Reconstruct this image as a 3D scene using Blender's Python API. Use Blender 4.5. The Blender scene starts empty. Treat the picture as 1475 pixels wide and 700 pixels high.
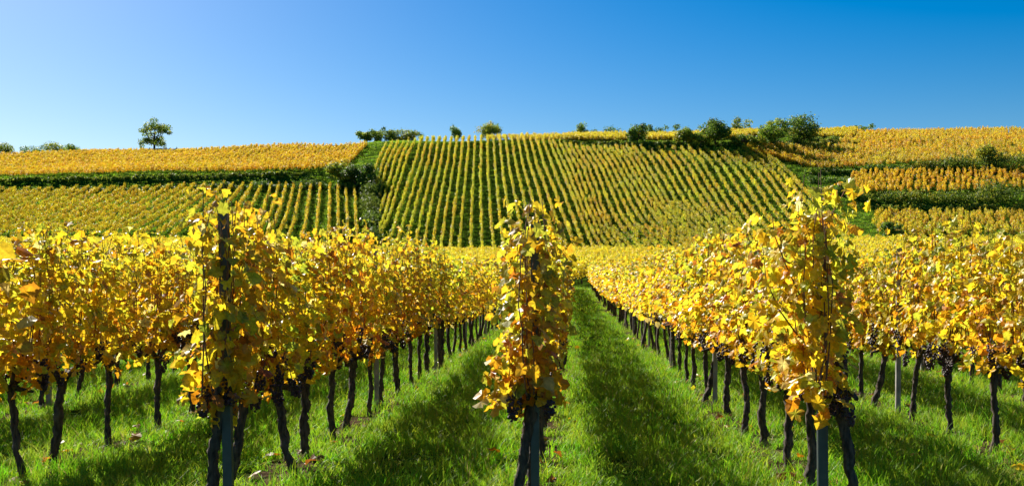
import bpy, math, random
import numpy as np
R = math.radians
rs = np.random.RandomState
scene = bpy.context.scene
COL = scene.collection

# ------------------------------------------------------------------ camera
CAMH = 1.6
YAW = math.atan(82.5 / 1500.0)          # camera looks a little left of the row direction (+Y)
PITCH = math.atan(53 / 1500.0)
SP, CP = math.sin(PITCH), math.cos(PITCH)
FW = np.array([-math.sin(YAW), math.cos(YAW)])
RT = np.array([math.cos(YAW), math.sin(YAW)])
cd = bpy.data.cameras.new('camera'); cam = bpy.data.objects.new('camera', cd); COL.objects.link(cam)
cam.location = (0, 0, CAMH); cam.rotation_euler = (R(90) + PITCH, 0, YAW)
cd.sensor_width = 36; cd.lens = 36 * 1500 / 1475; cd.clip_end = 8000; cd.clip_start = 0.05
scene.camera = cam

# ------------------------------------------------------------------ helpers
def tag(o, label=None, cat=None, group=None, kind=None):
    if label: o['label'] = label
    if cat: o['category'] = cat
    if group: o['group'] = group
    if kind: o['kind'] = kind
    return o

class MB:
    """collects vertices, faces, vertex colours and material slots"""
    def __init__(s): s.v = []; s.t = []; s.q = []; s.c = []; s.mt = []; s.mq = []; s.n = 0
    def add(s, v, tris=None, quads=None, col=None, mat=0):
        v = np.asarray(v, float); s.v.append(v)
        s.c.append(np.tile(np.array([.5, .5, .5]), (len(v), 1)) if col is None else np.broadcast_to(np.asarray(col, float), (len(v), 3)))
        if tris is not None and len(tris):
            s.t.append(np.asarray(tris) + s.n); s.mt.append(np.full(len(tris), mat))
        if quads is not None and len(quads):
            s.q.append(np.asarray(quads) + s.n); s.mq.append(np.full(len(quads), mat))
        s.n += len(v)
    def merge(s, o):
        off = s.n
        s.v += o.v; s.c += o.c; s.t += [a + off for a in o.t]; s.q += [a + off for a in o.q]
        s.mt += o.mt; s.mq += o.mq; s.n += o.n
    def mesh(s, name, mats, smooth=False):
        me = bpy.data.meshes.new(name)
        V = np.concatenate(s.v)
        T = np.concatenate(s.t) if s.t else np.zeros((0, 3), int)
        Q = np.concatenate(s.q) if s.q else np.zeros((0, 4), int)
        MI = np.concatenate(s.mt + s.mq) if (s.mt or s.mq) else np.zeros(0, int)
        nt, nq = len(T), len(Q)
        me.vertices.add(len(V)); me.vertices.foreach_set('co', V.astype(np.float32).ravel())
        me.loops.add(nt * 3 + nq * 4)
        me.loops.foreach_set('vertex_index', np.concatenate([T.ravel(), Q.ravel()]).astype(np.int32))
        me.polygons.add(nt + nq)
        st = np.concatenate([np.arange(nt) * 3, nt * 3 + np.arange(nq) * 4]).astype(np.int32)
        me.polygons.foreach_set('loop_start', st)
        me.polygons.foreach_set('material_index', MI.astype(np.int32))
        me.polygons.foreach_set('use_smooth', np.full(nt + nq, smooth))
        C = np.concatenate(s.c)
        a = me.attributes.new('pigment', 'FLOAT_COLOR', 'POINT')
        a.data.foreach_set('color', np.hstack([C, np.ones((len(C), 1))]).astype(np.float32).ravel())
        for m in mats: me.materials.append(m)
        me.update(calc_edges=True)
        return me

def link(name, me, parent=None, loc=(0, 0, 0), rot=(0, 0, 0), scale=(1, 1, 1)):
    o = bpy.data.objects.new(name, me); COL.objects.link(o)
    o.location = loc; o.rotation_euler = rot; o.scale = scale
    if parent is not None: o.parent = parent
    return o

def tube(path, rad, sides=6, cap=True):
    P = np.asarray(path, float); n = len(P); rad = np.broadcast_to(rad, n)
    T = np.gradient(P, axis=0); T /= np.linalg.norm(T, axis=1)[:, None] + 1e-9
    ref = np.array([1., 0.13, 0.07]) if abs(T[0, 0]) < .8 else np.array([0, 1., .1])
    A = np.cross(T, ref); A /= np.linalg.norm(A, axis=1)[:, None]
    B = np.cross(T, A)
    an = np.arange(sides) / sides * 2 * math.pi
    V = P[:, None] + rad[:, None, None] * (A[:, None] * np.cos(an)[None, :, None] + B[:, None] * np.sin(an)[None, :, None])
    V = V.reshape(-1, 3)
    q = []
    for i in range(n - 1):
        for j in range(sides):
            a = i * sides + j; b = i * sides + (j + 1) % sides
            q.append((a, b, b + sides, a + sides))
    t = []
    if cap:
        V = np.vstack([V, P[0], P[-1]]); c0 = n * sides
        for j in range(sides):
            t.append((c0, (j + 1) % sides, j)); t.append((c0 + 1, (n - 1) * sides + j, (n - 1) * sides + (j + 1) % sides))
    return V, t, q

# ------------------------------------------------------------------ materials
def newmat(name):
    m = bpy.data.materials.new(name); m.use_nodes = True
    nt = m.node_tree; nt.nodes.clear()
    return m, nt.nodes, nt.links

def leaf_material(name, trans=.45, rough=.45, spec=.35, hue_var=.02, val_var=.25, patch=None, patch_scale=.05, patch_amt=.6, trans_tint=(1, 1, 1), fine=60, attr=True, base=(.1, .2, .03)):
    m, N, L = newmat(name)
    out = N.new('ShaderNodeOutputMaterial')
    if attr:
        at = N.new('ShaderNodeAttribute'); at.attribute_name = 'pigment'; colr = at.outputs['Color']
    else:
        rg = N.new('ShaderNodeRGB'); rg.outputs[0].default_value = (*base, 1); colr = rg.outputs[0]
    geo = N.new('ShaderNodeNewGeometry')
    if patch is not None:                                   # broad patches of leaf colour over the field
        nz = N.new('ShaderNodeTexNoise'); nz.inputs['Scale'].default_value = patch_scale; nz.inputs['Detail'].default_value = 4
        L.new(geo.outputs['Position'], nz.inputs['Vector'])
        mr = N.new('ShaderNodeMapRange'); mr.inputs[1].default_value = .38; mr.inputs[2].default_value = .66
        mr.inputs[3].default_value = 0; mr.inputs[4].default_value = patch_amt
        L.new(nz.outputs['Fac'], mr.inputs[0])
        mx = N.new('ShaderNodeMix'); mx.data_type = 'RGBA'; L.new(mr.outputs[0], mx.inputs[0])
        L.new(colr, mx.inputs[6]); mx.inputs[7].default_value = (*patch, 1); colr = mx.outputs[2]
    oi = N.new('ShaderNodeObjectInfo')
    hs = N.new('ShaderNodeHueSaturation')
    a = N.new('ShaderNodeMapRange'); a.inputs[3].default_value = .5 - hue_var; a.inputs[4].default_value = .5 + hue_var
    L.new(oi.outputs['Random'], a.inputs[0]); L.new(a.outputs[0], hs.inputs['Hue'])
    ml = N.new('ShaderNodeMath'); ml.operation = 'MULTIPLY'; ml.inputs[1].default_value = 7.31; L.new(oi.outputs['Random'], ml.inputs[0])
    fr = N.new('ShaderNodeMath'); fr.operation = 'FRACT'; L.new(ml.outputs[0], fr.inputs[0])
    b = N.new('ShaderNodeMapRange'); b.inputs[3].default_value = 1 - val_var; b.inputs[4].default_value = 1 + val_var * .6
    L.new(fr.outputs[0], b.inputs[0]); L.new(b.outputs[0], hs.inputs['Value'])
    L.new(colr, hs.inputs['Color'])
    # mottling of each blade
    n2 = N.new('ShaderNodeTexNoise'); n2.inputs['Scale'].default_value = fine; n2.inputs['Detail'].default_value = 2
    tc = N.new('ShaderNodeTexCoord'); L.new(tc.outputs['Object'], n2.inputs['Vector'])
    m3 = N.new('ShaderNodeMapRange'); m3.inputs[1].default_value = .3; m3.inputs[2].default_value = .7; m3.inputs[3].default_value = .72; m3.inputs[4].default_value = 1.12
    L.new(n2.outputs['Fac'], m3.inputs[0])
    mm = N.new('ShaderNodeMix'); mm.data_type = 'RGBA'; mm.blend_type = 'MULTIPLY'; mm.inputs[0].default_value = 1
    L.new(hs.outputs[0], mm.inputs[6]); L.new(m3.outputs[0], mm.inputs[7]); col = mm.outputs[2]
    p = N.new('ShaderNodeBsdfPrincipled'); p.inputs['Roughness'].default_value = rough; p.inputs['Specular IOR Level'].default_value = spec
    L.new(col, p.inputs['Base Color'])
    t = N.new('ShaderNodeBsdfTranslucent')
    tt = N.new('ShaderNodeMix'); tt.data_type = 'RGBA'; tt.blend_type = 'MULTIPLY'; tt.inputs[0].default_value = 1
    L.new(col, tt.inputs[6]); tt.inputs[7].default_value = (*trans_tint, 1); L.new(tt.outputs[2], t.inputs['Color'])
    x = N.new('ShaderNodeMixShader'); x.inputs[0].default_value = trans
    L.new(p.outputs[0], x.inputs[1]); L.new(t.outputs[0], x.inputs[2]); L.new(x.outputs[0], out.inputs[0])
    return m

def bark_material(name, c1, c2, scale=30, bump=.6):
    m, N, L = newmat(name)
    out = N.new('ShaderNodeOutputMaterial'); p = N.new('ShaderNodeBsdfPrincipled'); p.inputs['Roughness'].default_value = .9
    tc = N.new('ShaderNodeTexCoord'); mp = N.new('ShaderNodeMapping'); mp.inputs['Scale'].default_value = (1, 1, .25)
    nz = N.new('ShaderNodeTexNoise'); nz.inputs['Scale'].default_value = scale; nz.inputs['Detail'].default_value = 5
    cr = N.new('ShaderNodeValToRGB'); cr.color_ramp.elements[0].color = (*c1, 1); cr.color_ramp.elements[1].color = (*c2, 1)
    cr.color_ramp.elements[0].position = .35; cr.color_ramp.elements[1].position = .7
    bp = N.new('ShaderNodeBump'); bp.inputs['Strength'].default_value = bump; bp.inputs['Distance'].default_value = .01
    L.new(tc.outputs['Object'], mp.inputs[0]); L.new(mp.outputs[0], nz.inputs['Vector']); L.new(nz.outputs['Fac'], cr.inputs[0])
    L.new(cr.outputs[0], p.inputs['Base Color']); L.new(nz.outputs['Fac'], bp.inputs['Height']); L.new(bp.outputs[0], p.inputs['Normal'])
    L.new(p.outputs[0], out.inputs[0])
    return m

M_leaf = leaf_material('vine_leaf', rough=.4, spec=.5, trans=.62, patch=(.82, .40, .015), patch_scale=.25, patch_amt=.25, fine=45, val_var=.12, hue_var=.012)
M_leaf_far = leaf_material('vine_leaf_field', trans=.58, patch=(.72, .60, .03), patch_scale=.04, patch_amt=.5, fine=20, val_var=.2, hue_var=.015)
M_leaf_hill = leaf_material('vine_leaf_hill', trans=.64, patch=(.50, .60, .035), patch_scale=.06, patch_amt=.6, fine=20, val_var=.14, hue_var=.02)
M_leaf_orange = leaf_material('vine_leaf_orange', trans=.6, patch=(.62, .60, .04), patch_scale=.06, patch_amt=.5, fine=20, val_var=.25, hue_var=.02)
M_leaf_amber = leaf_material('vine_leaf_amber', trans=.6, patch=(.66, .56, .03), patch_scale=.05, patch_amt=.4, fine=20, val_var=.18, hue_var=.015)
M_bark = bark_material('vine_bark', (.016, .011, .008), (.11, .08, .058), 40, 1.0)
M_cane = bark_material('vine_cane', (.10, .045, .02), (.22, .10, .045), 40, .3)
M_treebark = bark_material('tree_bark', (.03, .024, .018), (.09, .07, .05), 6, .5)

def grape_mat():
    m, N, L = newmat('grape_skin')
    out = N.new('ShaderNodeOutputMaterial'); p = N.new('ShaderNodeBsdfPrincipled')
    nz = N.new('ShaderNodeTexNoise'); nz.inputs['Scale'].default_value = 60
    cr = N.new('ShaderNodeValToRGB'); cr.color_ramp.elements[0].color = (.012, .008, .018, 1); cr.color_ramp.elements[1].color = (.07, .025, .035, 1)
    tc = N.new('ShaderNodeTexCoord'); L.new(tc.outputs['Object'], nz.inputs['Vector'])
    L.new(nz.outputs['Fac'], cr.inputs[0]); L.new(cr.outputs[0], p.inputs['Base Color']); p.inputs['Roughness'].default_value = .5
    L.new(p.outputs[0], out.inputs[0]); return m
M_grape = grape_mat()

def metal_mat(name, c, rough=.45, metallic=.7):
    m, N, L = newmat(name)
    out = N.new('ShaderNodeOutputMaterial'); p = N.new('ShaderNodeBsdfPrincipled')
    nz = N.new('ShaderNodeTexNoise'); nz.inputs['Scale'].default_value = 14; nz.inputs['Detail'].default_value = 6
    cr = N.new('ShaderNodeValToRGB'); cr.color_ramp.elements[0].color = tuple(x * .55 for x in c) + (1,); cr.color_ramp.elements[1].color = tuple(x * 1.25 for x in c) + (1,)
    tc = N.new('ShaderNodeTexCoord'); L.new(tc.outputs['Object'], nz.inputs['Vector'])
    L.new(nz.outputs['Fac'], cr.inputs[0]); L.new(cr.outputs[0], p.inputs['Base Color'])
    p.inputs['Roughness'].default_value = rough; p.inputs['Metallic'].default_value = metallic
    L.new(p.outputs[0], out.inputs[0]); return m
M_steel = metal_mat('galvanised_steel', (.075, .095, .105), .5, .6)
M_steel_dark = metal_mat('weathered_steel', (.10, .12, .13), .55, .6)
M_wood_post = bark_material('grey_weathered_wood', (.16, .15, .14), (.36, .34, .32), 20, .4)
M_wire = metal_mat('wire_steel', (.3, .3, .3), .5, .8)

M_grass = leaf_material('grass_blade', trans=.56, rough=.5, spec=.3, hue_var=.018, val_var=.25, fine=4,
                        patch=(.30, .42, .03), patch_scale=.9, patch_amt=.6)
M_hedge = leaf_material('hedge_leaf', trans=.42, rough=.55, spec=.25, fine=3, val_var=.2, hue_var=.02, patch=(.16, .17, .02), patch_scale=.12, patch_amt=.5)
M_treeleaf = leaf_material('tree_leaf', trans=.5, rough=.5, spec=.3, fine=3, val_var=.1, hue_var=.01)

def ground_mat():
    m, N, L = newmat('meadow_ground')
    out = N.new('ShaderNodeOutputMaterial'); p = N.new('ShaderNodeBsdfPrincipled'); p.inputs['Roughness'].default_value = .95
    p.inputs['Specular IOR Level'].default_value = 0
    geo = N.new('ShaderNodeNewGeometry')
    n1 = N.new('ShaderNodeTexNoise'); n1.inputs['Scale'].default_value = .12; n1.inputs['Detail'].default_value = 8; n1.inputs['Roughness'].default_value = .65
    n2 = N.new('ShaderNodeTexNoise'); n2.inputs['Scale'].default_value = 5; n2.inputs['Detail'].default_value = 6
    for n in (n1, n2): L.new(geo.outputs['Position'], n.inputs['Vector'])
    cr = N.new('ShaderNodeValToRGB')
    e = cr.color_ramp.elements; e[0].position = .3; e[0].color = (.022, .050, .006, 1); e[1].position = .62; e[1].color = (.060, .115, .012, 1)
    e2 = cr.color_ramp.elements.new(.8); e2.color = (.085, .10, .022, 1)
    L.new(n1.outputs['Fac'], cr.inputs[0])
    c2 = N.new('ShaderNodeValToRGB'); e = c2.color_ramp.elements
    e[0].position = .35; e[0].color = (.45, .45, .45, 1); e[1].position = .7; e[1].color = (1.3, 1.25, 1.1, 1)
    L.new(n2.outputs['Fac'], c2.inputs[0])
    mx = N.new('ShaderNodeMix'); mx.data_type = 'RGBA'; mx.blend_type = 'MULTIPLY'; mx.inputs[0].default_value = 1
    L.new(cr.outputs[0], mx.inputs[6]); L.new(c2.outputs[0], mx.inputs[7])
    # earth strip under the near rows
    at = N.new('ShaderNodeAttribute'); at.attribute_name = 'pigment'
    sx = N.new('ShaderNodeSeparateColor'); L.new(at.outputs['Color'], sx.inputs[0])
    sp = N.new('ShaderNodeSeparateXYZ'); L.new(geo.outputs['Position'], sp.inputs[0])
    ad = N.new('ShaderNodeMath'); ad.operation = 'ADD'; ad.inputs[1].default_value = .26 + 2.1 * 100 + 1.05; L.new(sp.outputs[0], ad.inputs[0])
    md = N.new('ShaderNodeMath'); md.operation = 'MODULO'; md.inputs[1].default_value = 2.1; L.new(ad.outputs[0], md.inputs[0])
    sb = N.new('ShaderNodeMath'); sb.operation = 'SUBTRACT'; sb.inputs[1].default_value = 1.05; L.new(md.outputs[0], sb.inputs[0])
    ab = N.new('ShaderNodeMath'); ab.operation = 'ABSOLUTE'; L.new(sb.outputs[0], ab.inputs[0])
    n3 = N.new('ShaderNodeTexNoise'); n3.inputs['Scale'].default_value = 3; n3.inputs['Detail'].default_value = 4; L.new(geo.outputs['Position'], n3.inputs['Vector'])
    mu = N.new('ShaderNodeMath'); mu.operation = 'MULTIPLY_ADD'; mu.inputs[1].default_value = -.5; mu.inputs[2].default_value = .1; L.new(n3.outputs['Fac'], mu.inputs[0])
    a2 = N.new('ShaderNodeMath'); a2.operation = 'ADD'; L.new(ab.outputs[0], a2.inputs[0]); L.new(mu.outputs[0], a2.inputs[1])
    mr = N.new('ShaderNodeMapRange'); mr.inputs[1].default_value = .0; mr.inputs[2].default_value = .16; mr.inputs[3].default_value = 1; mr.inputs[4].default_value = 0
    L.new(a2.outputs[0], mr.inputs[0])
    m2 = N.new('ShaderNodeMath'); m2.operation = 'MULTIPLY'; L.new(mr.outputs[0], m2.inputs[0]); L.new(sx.outputs[0], m2.inputs[1])
    x2 = N.new('ShaderNodeMix'); x2.data_type = 'RGBA'; L.new(m2.outputs[0], x2.inputs[0]); L.new(mx.outputs[2], x2.inputs[6]); x2.inputs[7].default_value = (.06, .042, .025, 1)
    bp = N.new('ShaderNodeBump'); bp.inputs['Strength'].default_value = .8; bp.inputs['Distance'].default_value = .25
    L.new(n2.outputs['Fac'], bp.inputs['Height']); L.new(bp.outputs[0], p.inputs['Normal'])
    L.new(x2.outputs[2], p.inputs['Base Color']); L.new(p.outputs[0], out.inputs[0])
    return m
M_ground = ground_mat()

# ------------------------------------------------------------------ terrain
# profiles of the visible ground seen from the camera station: for each bearing, (distance, height angle as photo row)
PROF = {
  0:    [(215, 354), (225, 338), (285, 278), (293, 256), (297, 253.5), (400, 226), (410, 224.5), (420, 223.5)],
  280:  [(215, 354), (225, 336), (285, 273), (293, 252), (297, 249.5), (385, 220), (395, 219), (405, 218)],
  480:  [(216, 360), (224, 350), (285, 271), (294, 247), (298, 243), (355, 214), (362, 213), (372, 212)],
  545:  [(217, 367), (223, 361), (272, 283), (288, 251), (298, 236), (332, 207), (338, 206), (350, 205)],
  600:  [(218, 368), (223, 364), (262, 287), (275, 266), (290, 243), (322, 206), (326, 205), (340, 204)],
  690:  [(218, 368), (223, 364), (262, 286), (275, 265.5), (290, 243.5), (320, 205.5), (324, 204), (335, 202)],
  810:  [(218, 368), (223, 364), (262, 286), (275, 266), (290, 245), (316, 210), (322, 203), (345, 198)],
  900:  [(218, 368), (223, 364), (260, 291), (273, 270), (290, 246), (310, 217), (317, 204), (345, 195.5)],
  1000: [(218, 368), (223, 362), (258, 295), (272, 273), (289, 247), (308, 218), (315, 203), (345, 195)],
  1100: [(217, 364), (223, 356), (254, 300), (269, 276), (287, 251), (308, 218), (315, 204), (345, 194)],
  1165: [(216, 360), (223, 351), (250, 305), (263, 283), (285, 256), (292, 245), (335, 207), (365, 193)],
  1250: [(215, 352), (225, 338), (250, 306), (258, 281), (285, 253), (291, 241), (345, 208), (400, 190)],
  1475: [(215, 352), (225, 338), (250, 309), (258, 286), (285, 250), (292, 235), (340, 209), (400, 190)],
}
PX = np.array(sorted(PROF))
def z_of(Z, y):
    v = (350 - y) / 1500
    return CAMH + Z / (CP - v * SP) * (SP + v * CP)
KZ = []; KH = []
for x in PX:
    k = PROF[int(x)]
    zf = z_of(*k[0])
    Zs = [0, 26, 55, 88, 150] + [a for a, b in k] + [k[-1][0] + 70, 900, 6000]
    z8 = .85
    Hs = [0, 0, .22, z8, z8 + (zf - z8) * .40] + [z_of(a, b) for a, b in k]
    Hs += [Hs[-1] - 2, Hs[-1] - 45, Hs[-1] - 90]
    KZ.append(Zs); KH.append(Hs)
KZ = np.array(KZ, float); KH = np.array(KH, float)

def wave(X, Y):
    return (np.sin(X * .031 + 1.3) * np.cos(Y * .027) + .5 * np.sin(X * .083 + Y * .061) + .25 * np.sin(X * .21 - Y * .17))

def height(X, Y):
    X = np.atleast_1d(np.asarray(X, float)); Y = np.atleast_1d(np.asarray(Y, float))
    f = X * FW[0] + Y * FW[1]; r = X * RT[0] + Y * RT[1]
    fc = np.maximum(f, 1.0)
    xi = np.clip(737.5 + 1500 * r / fc, 0, 1475)
    nk = KZ.shape[1]
    Zk = np.stack([np.interp(xi, PX, KZ[:, i]) for i in range(nk)])
    Hk = np.stack([np.interp(xi, PX, KH[:, i]) for i in range(nk)])
    out = np.zeros_like(f)
    for i in range(nk - 1):
        m = (fc >= Zk[i]) & (fc < Zk[i + 1])
        t = (fc - Zk[i]) / (Zk[i + 1] - Zk[i])
        out = np.where(m, Hk[i] + (Hk[i + 1] - Hk[i]) * t, out)
    out = np.where(f < 1, 0, out)
    w = np.clip((f - 225) / 60, 0, 1)
    return out + wave(X, Y) * .45 * w
def H1(x, y): return float(height(x, y)[0])

def project(P):
    P = np.atleast_2d(P)
    f = P[:, 0] * FW[0] + P[:, 1] * FW[1]; r = P[:, 0] * RT[0] + P[:, 1] * RT[1]; h = P[:, 2] - CAMH
    Zc = f * CP + h * SP; yc = h * CP - f * SP
    Zc = np.maximum(Zc, .01)
    return 737.5 + 1500 * r / Zc, 350 - 1500 * yc / Zc, Zc

_ZS = np.arange(200, 480, .5)
def hit(x, y, h=0, zmin=200):
    """where the sight line through photo point (x, y) meets the land (h above ground): a plan position"""
    v = (350 - y) / 1500; u = (x - 737.5) / 1500
    Z = _ZS[_ZS >= zmin]; lat = Z * u / (CP - v * SP)
    X = Z * FW[0] + lat * RT[0]; Y = Z * FW[1] + lat * RT[1]
    g = height(X, Y) + h
    _, yy, _ = project(np.stack([X, Y, g], 1))
    k = np.argmax(yy <= y) if (yy <= y).any() else int(np.argmin(yy))
    return np.array([X[k], Y[k]])

def at_depth(x, Z):
    lat = Z * (x - 737.5) / 1500
    return Z * FW[0] + lat * RT[0], Z * FW[1] + lat * RT[1]

def build_terrain():
    az = np.concatenate([np.arange(-180, -36, 6), np.arange(-36, 32, .22), np.arange(32, 180, 6)]) * math.pi / 180
    rad = np.concatenate([[0.6, 1.5, 3], np.arange(4, 30, .5), np.arange(30, 90, 2), np.arange(90, 212, 4), np.arange(212, 330, 1.3),
                          np.arange(330, 440, 2.5), [450, 470, 500, 550, 620, 720, 900, 1200, 1700, 2500, 4000, 6000]])
    A, Rr = np.meshgrid(az, rad, indexing='ij')
    X = np.sin(A) * Rr; Y = np.cos(A) * Rr
    Zz = height(X.ravel(), Y.ravel())
    nA, nR = A.shape
    V = np.stack([X.ravel(), Y.ravel(), Zz], 1)
    bump = (np.sin(V[:, 0] * 3.1) * np.sin(V[:, 1] * 2.3 + V[:, 0]) * .012) * (Rr.ravel() < 60)
    V[:, 2] += bump
    i, j = np.meshgrid(np.arange(nA), np.arange(nR - 1), indexing='ij')
    i2 = (i + 1) % nA
    q = np.stack([i * nR + j, i2 * nR + j, i2 * nR + j + 1, i * nR + j + 1], -1).reshape(-1, 4)[:, ::-1]
    V = np.vstack([V, [0, 0, 0]]); c = len(V) - 1
    t = [(c, (k + 1) % nA * nR, k * nR) for k in range(nA)]
    near = np.append((Rr.ravel() < 92).astype(float), 1)
    mb = MB(); mb.add(V, t, q, np.stack([near] * 3, 1))
    o = link('ground', mb.mesh('ground', [M_ground], True)); tag(o, kind='structure')
build_terrain()

# ------------------------------------------------------------------ leaves
HALF = [(0, 0), (.16, -.13), (.36, -.10), (.43, .10), (.37, .24), (.56, .44), (.36, .56), (.28, .80), (0, 1.02)]
def leaf_shape(kind, rng):
    if kind == 'hi':
        h = [(a * rng.uniform(.9, 1.1), b + rng.uniform(-.04, .04)) for a, b in HALF]
        h[0] = (0, .02)
        ring = h + [(-a * rng.uniform(.9, 1.1), b) for a, b in reversed(h[1:-1])]
    elif kind == 'mid':
        ring = [(0, 0), (.42, .02), (.5, .48), (0, 1), (-.5, .45), (-.42, .0)]
    else:
        ring = [(0, 0), (.5, .4), (0, 1), (-.5, .4)]
    P = np.array(ring, float)
    fold = rng.uniform(-.5, .4); droop = rng.uniform(-.6, .2); tw = rng.uniform(-.5, .5)
    z = fold * np.abs(P[:, 0]) + droop * (P[:, 1] - .35) ** 2 + tw * P[:, 0] * (P[:, 1] - .3)
    n = len(P)
    if kind == 'hi':
        z = z + rng.uniform(-.11, .11, n)
    edge = np.ones(n)
    if kind == 'low':
        return np.c_[P, z], [(0, 1, 2), (0, 2, 3)], edge
    c = np.array([[0, .36, 0.0]])
    V = np.vstack([np.c_[P, z], c])
    T = [(i, (i + 1) % n, n) for i in range(n)]
    return V, T, np.append(edge, 0)

def put_leaves(mb, pos, nrm, tip, size, col, edgecol, kind, rng, mat=0, nt=6):
    N = len(pos)
    if N == 0: return
    nrm = nrm / (np.linalg.norm(nrm, axis=1)[:, None] + 1e-9)
    tip = tip - (tip * nrm).sum(1)[:, None] * nrm
    tip /= np.linalg.norm(tip, axis=1)[:, None] + 1e-9
    sx = np.cross(tip, nrm)
    pick = rng.randint(0, nt, N)
    for k in range(nt):
        V, T, ed = leaf_shape(kind, rng)
        m = np.where(pick == k)[0]
        if not len(m): continue
        W = (pos[m][:, None] + size[m][:, None, None] * (V[None, :, 0:1] * sx[m][:, None] + V[None, :, 1:2] * tip[m][:, None] + V[None, :, 2:3] * nrm[m][:, None]))
        C = col[m][:, None] * (1 - ed[None, :, None] * .75) + edgecol[m][:, None] * (ed[None, :, None] * .75)
        T = np.array(T); nv = len(V)
        F = (T[None] + (np.arange(len(m)) * nv)[:, None, None]).reshape(-1, 3)
        mb.add(W.reshape(-1, 3), F, None, C.reshape(-1, 3), mat)

PAL = np.array([(.88, .73, .03), (.88, .56, .02), (.80, .35, .015), (.64, .70, .045), (.33, .43, .035), (.40, .15, .02), (.92, .84, .28)])
#               yellow            gold             orange            yellow-green     green            russet          pale cream
def pigments(h, rng, mix='near'):
    """leaf pigment by height on the shoot (h 0..1): young top leaves greener, old low ones orange"""
    n = len(h)
    if mix == 'near':
        lo = np.array([.30, .30, .18, .10, .03, .06, .03]); hi = np.array([.38, .13, .03, .29, .12, .015, .05])
    elif mix == 'field':
        lo = np.array([.40, .25, .08, .16, .04, .04, .03]); hi = np.array([.52, .10, .01, .27, .06, .00, .04])
    elif mix == 'hill':
        lo = np.array([.34, .24, .10, .18, .10, .03, .01]); hi = np.array([.42, .20, .06, .22, .08, .01, .01])
    elif mix == 'orange':
        lo = np.array([.14, .44, .32, .04, .02, .04, 0.]); hi = np.array([.20, .50, .22, .05, .02, .01, 0.])
    elif mix == 'amber':
        lo = np.array([.08, .44, .40, .03, .01, .05, 0.]); hi = np.array([.12, .54, .28, .04, .01, .01, 0.])
    else:                                   # rust: mixed russet terraces
        lo = np.array([.18, .26, .26, .12, .08, .10, 0.]); hi = np.array([.24, .28, .22, .14, .06, .06, 0.])
    P = lo[None] * (1 - h[:, None]) + hi[None] * h[:, None]; P /= P.sum(1)[:, None]
    u = rng.rand(n); k = (np.cumsum(P, 1) < u[:, None]).sum(1).clip(0, 6)
    c = PAL[k] * rng.uniform(.82, 1.08, (n, 1)) * np.array([1, 1, 1])
    c = c * (1 + rng.uniform(-.07, .07, (n, 3)))
    k2 = np.where(rng.rand(n) < .3, np.minimum(k + 1, 5), k); k2 = np.where(rng.rand(n) < .08, 5, k2)
    e = PAL[k2] * rng.uniform(.75, 1.05, (n, 1))
    return c.clip(0, .92), e.clip(0, .92)

def shoots(rng, n, L, z0, z1, thick, over=.12):
    S = []
    for i in range(n):
        y = (i + .5) / n * L - L / 2 + rng.uniform(-.05, .05); x = rng.uniform(-.04, .04)
        top = z1 + rng.uniform(-.22, .12) + (rng.uniform(.05, over + .06) if rng.rand() < .22 else 0)
        zz = np.linspace(z0, top, 9); m = len(zz)
        w = np.cumsum(rng.normal(0, 1, m)) * .25; w -= w[0]
        bow = rng.uniform(-1, 1) * thick
        t = np.linspace(0, 1, m)
        xx = x + bow * np.sin(t * 2.6) * .75 + w * thick * .25
        yy = y + np.cumsum(rng.normal(0, .018, m)) + rng.uniform(-.12, .12) * t
        S.append(np.stack([xx, yy, zz], 1))
    return S

def leafwall(mb, S, rng, per, size, kind, mix, z0, z1, thick, mat=0, pet=.11, low_extra=.15, nt=6):
    pos = []; out = []
    for s in S:
        m = len(s); n = max(3, int(per * rng.uniform(.8, 1.2)))
        t = rng.rand(n) ** .93 * (m - 1.001); i = t.astype(int); f = (t - i)[:, None]
        p = s[i] * (1 - f) + s[i + 1] * f
        a = rng.uniform(0, 2 * math.pi, n)
        d = np.stack([np.cos(a) * 1.25, np.sin(a), rng.uniform(-.5, .35, n)], 1)
        pos.append(p + d * pet * rng.uniform(.5, 1.5, (n, 1))); out.append(d)
        if rng.rand() < low_extra * 2.4:      # leaves hanging under the fruit zone
            n2 = max(1, int(per * low_extra)); p2 = s[0] + np.c_[rng.normal(0, thick * .5, n2), rng.normal(0, .1, n2), rng.uniform(-.17, .05, n2)]
            pos.append(p2); out.append(np.c_[rng.normal(0, 1, n2), rng.normal(0, .6, n2), np.zeros(n2)])
    pos = np.concatenate(pos); out = np.concatenate(out); n = len(pos)
    nr = out * np.array([.8, .6, .2]) + np.array([0, -.2, .5]) + rng.normal(0, .6, (n, 3))
    tip = out * .6 + np.array([0, 0, -.6]) + rng.normal(0, .6, (n, 3))
    h = ((pos[:, 2] - z0) / (z1 - z0)).clip(0, 1)
    sz = size * rng.uniform(.62, 1.2, n) * (1.1 - .28 * h)
    c, e = pigments(h, rng, mix)
    put_leaves(mb, pos, nr, tip, sz, c, e, kind, rng, mat, nt)

def trunk_path(rng, hgt=.74, lean=None):
    n = 9; t = np.linspace(0, 1, n)
    lx, ly = (rng.normal(0, .05), rng.normal(0, .07)) if lean is None else lean
    w = np.c_[np.cumsum(rng.normal(0, .012, n)), np.cumsum(rng.normal(0, .016, n))]; w -= w[-1] * t[:, None]
    return np.stack([lx * (1 - t) + w[:, 0], ly * (1 - t) + w[:, 1], t * (hgt + .08) - .08], 1)

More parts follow.
